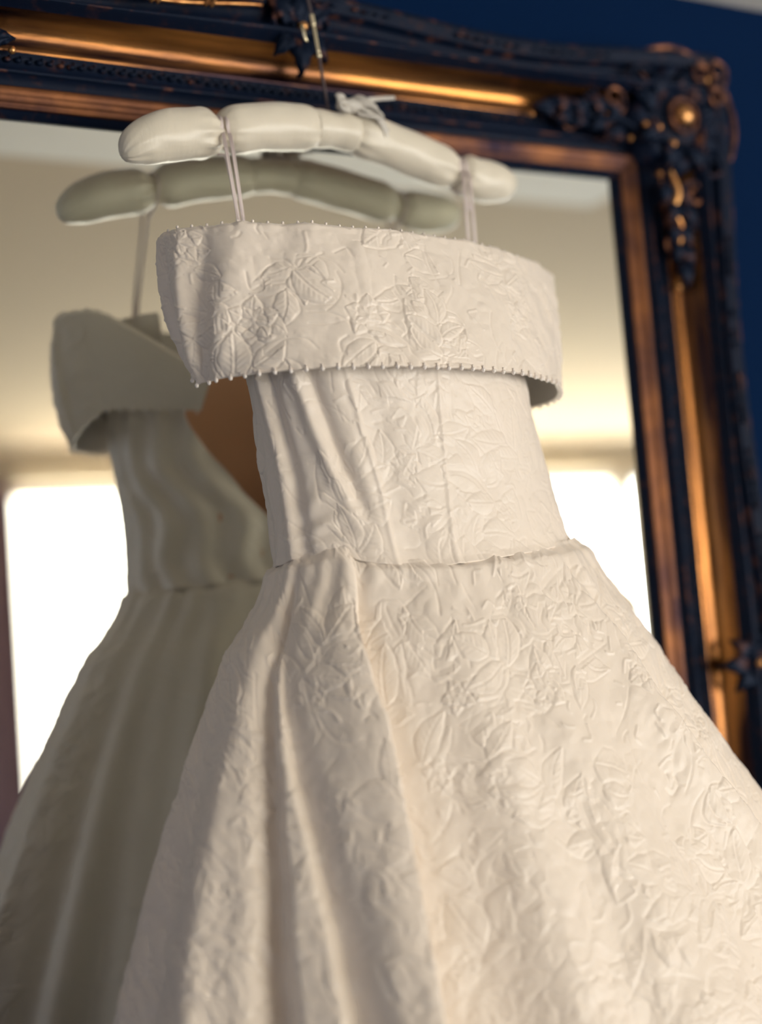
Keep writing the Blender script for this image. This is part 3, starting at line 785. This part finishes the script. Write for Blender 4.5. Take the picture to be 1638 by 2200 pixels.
# ------------------------------------------------------------------ the padded hanger
hg = empty('padded_hanger', (.652, -.0704, .47))
tag(hg, 'cream satin padded coat hanger hooked over the top of the mirror frame', 'hanger')
CL = [(.4335, -.094, .4245), (.452, -.0925, .438), (.483, -.089, .450), (.527, -.085, .458), (.575, -.079, .470), (.620, -.074, .4755), (.655, -.0705, .4775),
      (.690, -.068, .4755), (.735, -.064, .4665), (.782, -.060, .455), (.822, -.057, .4475), (.850, -.055, .4465), (.872, -.054, .4465)]
NL = 420
Cc = spline(CL, NL); seg = np.linalg.norm(np.diff(Cc, axis=0), axis=1); S = np.concatenate([[0], np.cumsum(seg)]); S /= S[-1]
def s_at(x): return S[np.abs(Cc[:, 0] - x).argmin()]
s1, sc0, sc1, s3 = s_at(.5290), s_at(.6355), s_at(.6720), s_at(.7975)
def lobe(name, a, b, rmax, pa, pb, seed):
    k = 90; u = np.linspace(0, 1, k)
    cs = np.stack([np.interp(a + (b - a) * u, S, Cc[:, i]) for i in range(3)], -1)
    Tn = np.gradient(cs, axis=0); Tn /= np.linalg.norm(Tn, axis=1, keepdims=True)
    up = np.array([0, 0, 1.]); Bn = np.cross(Tn, up); Bn /= np.linalg.norm(Bn, axis=1, keepdims=True); Un = np.cross(Bn, Tn)
    prof = np.ones(k)
    prof *= (1 - (1 - pa) * np.clip(1 - u / .20, 0, 1) ** 2.2) if pa > 0 else np.sqrt(np.clip(1 - np.clip(1 - u / .55, 0, 1) ** 2.2, 0, 1))
    prof *= (1 - (1 - pb) * np.clip(1 - (1 - u) / .20, 0, 1) ** 2.2) if pb > 0 else np.sqrt(np.clip(1 - np.clip(1 - (1 - u) / .55, 0, 1) ** 2.2, 0, 1))
    m_ = 72; an = np.linspace(0, 2 * np.pi, m_, endpoint=False)
    r = np.random.default_rng(seed)
    rip = np.zeros((k, m_))
    for q in range(5):
        f = r.integers(7, 15); rip += r.random() * .6 * np.sin(f * an[None] + r.random() * 6 + u[:, None] * 2.5)
    ends = np.clip(1 - u / .35, 0, 1) ** 1.6 * (1 if pa > 0 else .5) + np.clip(1 - (1 - u) / .35, 0, 1) ** 1.6 * (1 if pb > 0 else .5)
    rip = rip * ends[:, None] * .075 + .012 * np.sin(u[:, None] * 16 + 2 * np.sin(an[None] * 2 + seed))
    # seam running along the upper front
    rip -= .045 * np.exp(-((an[None] - 2.0) / .07) ** 2) * (.5 + .5 * np.sin(u[:, None] * 90))
    rad = rmax * prof[:, None] * (1 + rip)
    P = cs[:, None] + rad[..., None] * (np.cos(an)[None, :, None] * Bn[:, None] * .92 + np.sin(an)[None, :, None] * Un[:, None])
    V = np.concatenate([P.reshape(-1, 3), cs[:1], cs[-1:]]); F = gridfaces(k, m_, True); j = np.arange(m_); c0 = k * m_
    F = np.concatenate([F, np.stack([(j + 1) % m_, j, np.full(m_, c0), np.full(m_, c0)], -1),
                        np.stack([(k - 1) * m_ + j, (k - 1) * m_ + (j + 1) % m_, np.full(m_, c0 + 1), np.full(m_, c0 + 1)], -1)])
    return pymesh(name, V, F[:, ::-1][:, [0, 1, 2, 3]] if False else F, M_satin, hg)
lobe('padding', 0, s1, .0232, 0, .56, 1); lobe('padding', s1, sc0, .0222, .56, .74, 2)
lobe('padding', sc1, s3, .0220, .68, .56, 3); lobe('padding', s3, 1, .0215, .56, 0, 4)
# satin wrap round the middle
k = 24; u = np.linspace(sc0 - .012, sc1 + .012, k); cs = np.stack([np.interp(u, S, Cc[:, i]) for i in range(3)], -1)
tube('centre_wrap', cs, .0178 + .0006 * np.sin(np.linspace(0, 9, k)), M_satin, hg, 40)
# organza bow on top
def ribbon(name, pts, wdt, mat_, parent, wdir=(0, 1, 0), thick=.0009, n=40, taper=None):
    C = spline(pts, n); t = np.linspace(0, 1, n); wv = wdt * (taper(t) if taper else np.ones(n))
    W = np.array(wdir, float) / np.linalg.norm(wdir)
    k = 7; s = np.linspace(-1, 1, k)
    P = C[:, None] + W[None, None] * (s[None] * wv[:, None] / 2)[..., None]
    Nn = normals(P); P = P + Nn * (.0012 * np.cos(s * 5)[None] * np.sin(t * 9)[:, None])[..., None]
    return shell(name, P, thick, Nn, [mat_, mat_], parent)
bow = empty('ribbon_bow', (.665, -.075, .502)); bow.parent = hg; bow.matrix_parent_inverse = Matrix.Translation(hg.location).inverted()
V, F = sphere_data((.668, -.082, .4985), .010, 16, 10, (1.4, .9, .7)); pymesh('knot', V, F, M_organza, bow)
ribbon('loop', [(.668, -.080, .500), (.660, -.086, .5035), (.652, -.090, .5005), (.654, -.092, .4955), (.662, -.090, .4945), (.668, -.084, .497)], .018, M_organza, bow, (.1, .6, .8))
ribbon('loop', [(.670, -.079, .499), (.682, -.084, .505), (.694, -.086, .500), (.698, -.088, .492), (.686, -.088, .492), (.673, -.082, .495)], .019, M_organza, bow, (-.1, .6, .8))
ribbon('tail', [(.668, -.078, .500), (.684, -.080, .506), (.700, -.079, .5105), (.722, -.078, .5145)], .008, M_organza, bow, (.05, .35, 1), taper=lambda t: 1 - .55 * t)
ribbon('tail', [(.676, -.086, .498), (.692, -.089, .490), (.703, -.088, .478), (.706, -.086, .470)], .011, M_organza, bow, (1, .35, .2), taper=lambda t: 1 - .2 * t)
# hook: wire stem, brass collars, bend over the frame
HK = [(.652, -.071, .490), (.6478, -.072, .520), (.6435, -.0735, .555), (.639, -.074, .590), (.633, -.074, .620), (.6275, -.070, .640), (.6255, -.055, .6505), (.6250, -.030, .6475), (.6245, -.006, .638), (.6240, .0, .628)]
hk = tube('hook', spline(HK, 70), .0016, M_wire, hg, 10)
C = spline(HK, 200)
i0, i1 = [np.abs(C[:, 2][:110] - z).argmin() for z in (.5495, .5885)]
tube('collar', C[i0:i1:2], .0020, M_brass, hk, 12); tube('collar', C[i0 - 2:i0 + 2], .0027, M_brass, hk, 12); tube('collar', C[i1 - 7:i1 + 1], .0027, M_brass, hk, 12)
tube('hook_tag', [(.6285, -.073, .577), (.6300, -.073, .570), (.6315, -.073, .5625), (.634, -.073, .5615)], [.0018, .0020, .0018, .001], M_brass, hk, 10)
# hanging loops of the dress, passed over the pinches of the hanger
def loop(p_top, ends, rad=.0014):
    x, y, z = p_top
    ya, yb = -.020, .020
    for dx, e in zip((-.003, .003), ends):
        pts = [(x + dx, y + .004, z + .0165), (x + dx, y - .013, z + .010), (x + dx, y - .0165, z - .004), (x + dx + (e[0] - x) * .12, y - .017 + (e[1] - y) * .12, z - .020), e, (e[0] + .001, e[1], e[2] - .03)]
        ribbon('hanging_loop', pts, .0034, M_loop, gown, (1, 0, .1), .0008, 40)
    tube('hanging_loop', spline([(x, y + .004, z + .0165), (x, y + .0165, z + .006), (x, y + .016, z - .006), (x, y + .004, z - .018), (x - .001, y - .014, z - .026), (x - .002, y - .022, z - .045)], 30), rad, M_loop, gown, 8)
loop((.5290, -.085, .4575), [(.5195, -.140, .340), (.5235, -.140, .340)])
loop((.7975, -.0588, .4520), [(.788, -.085, .340), (.796, -.085, .340)])
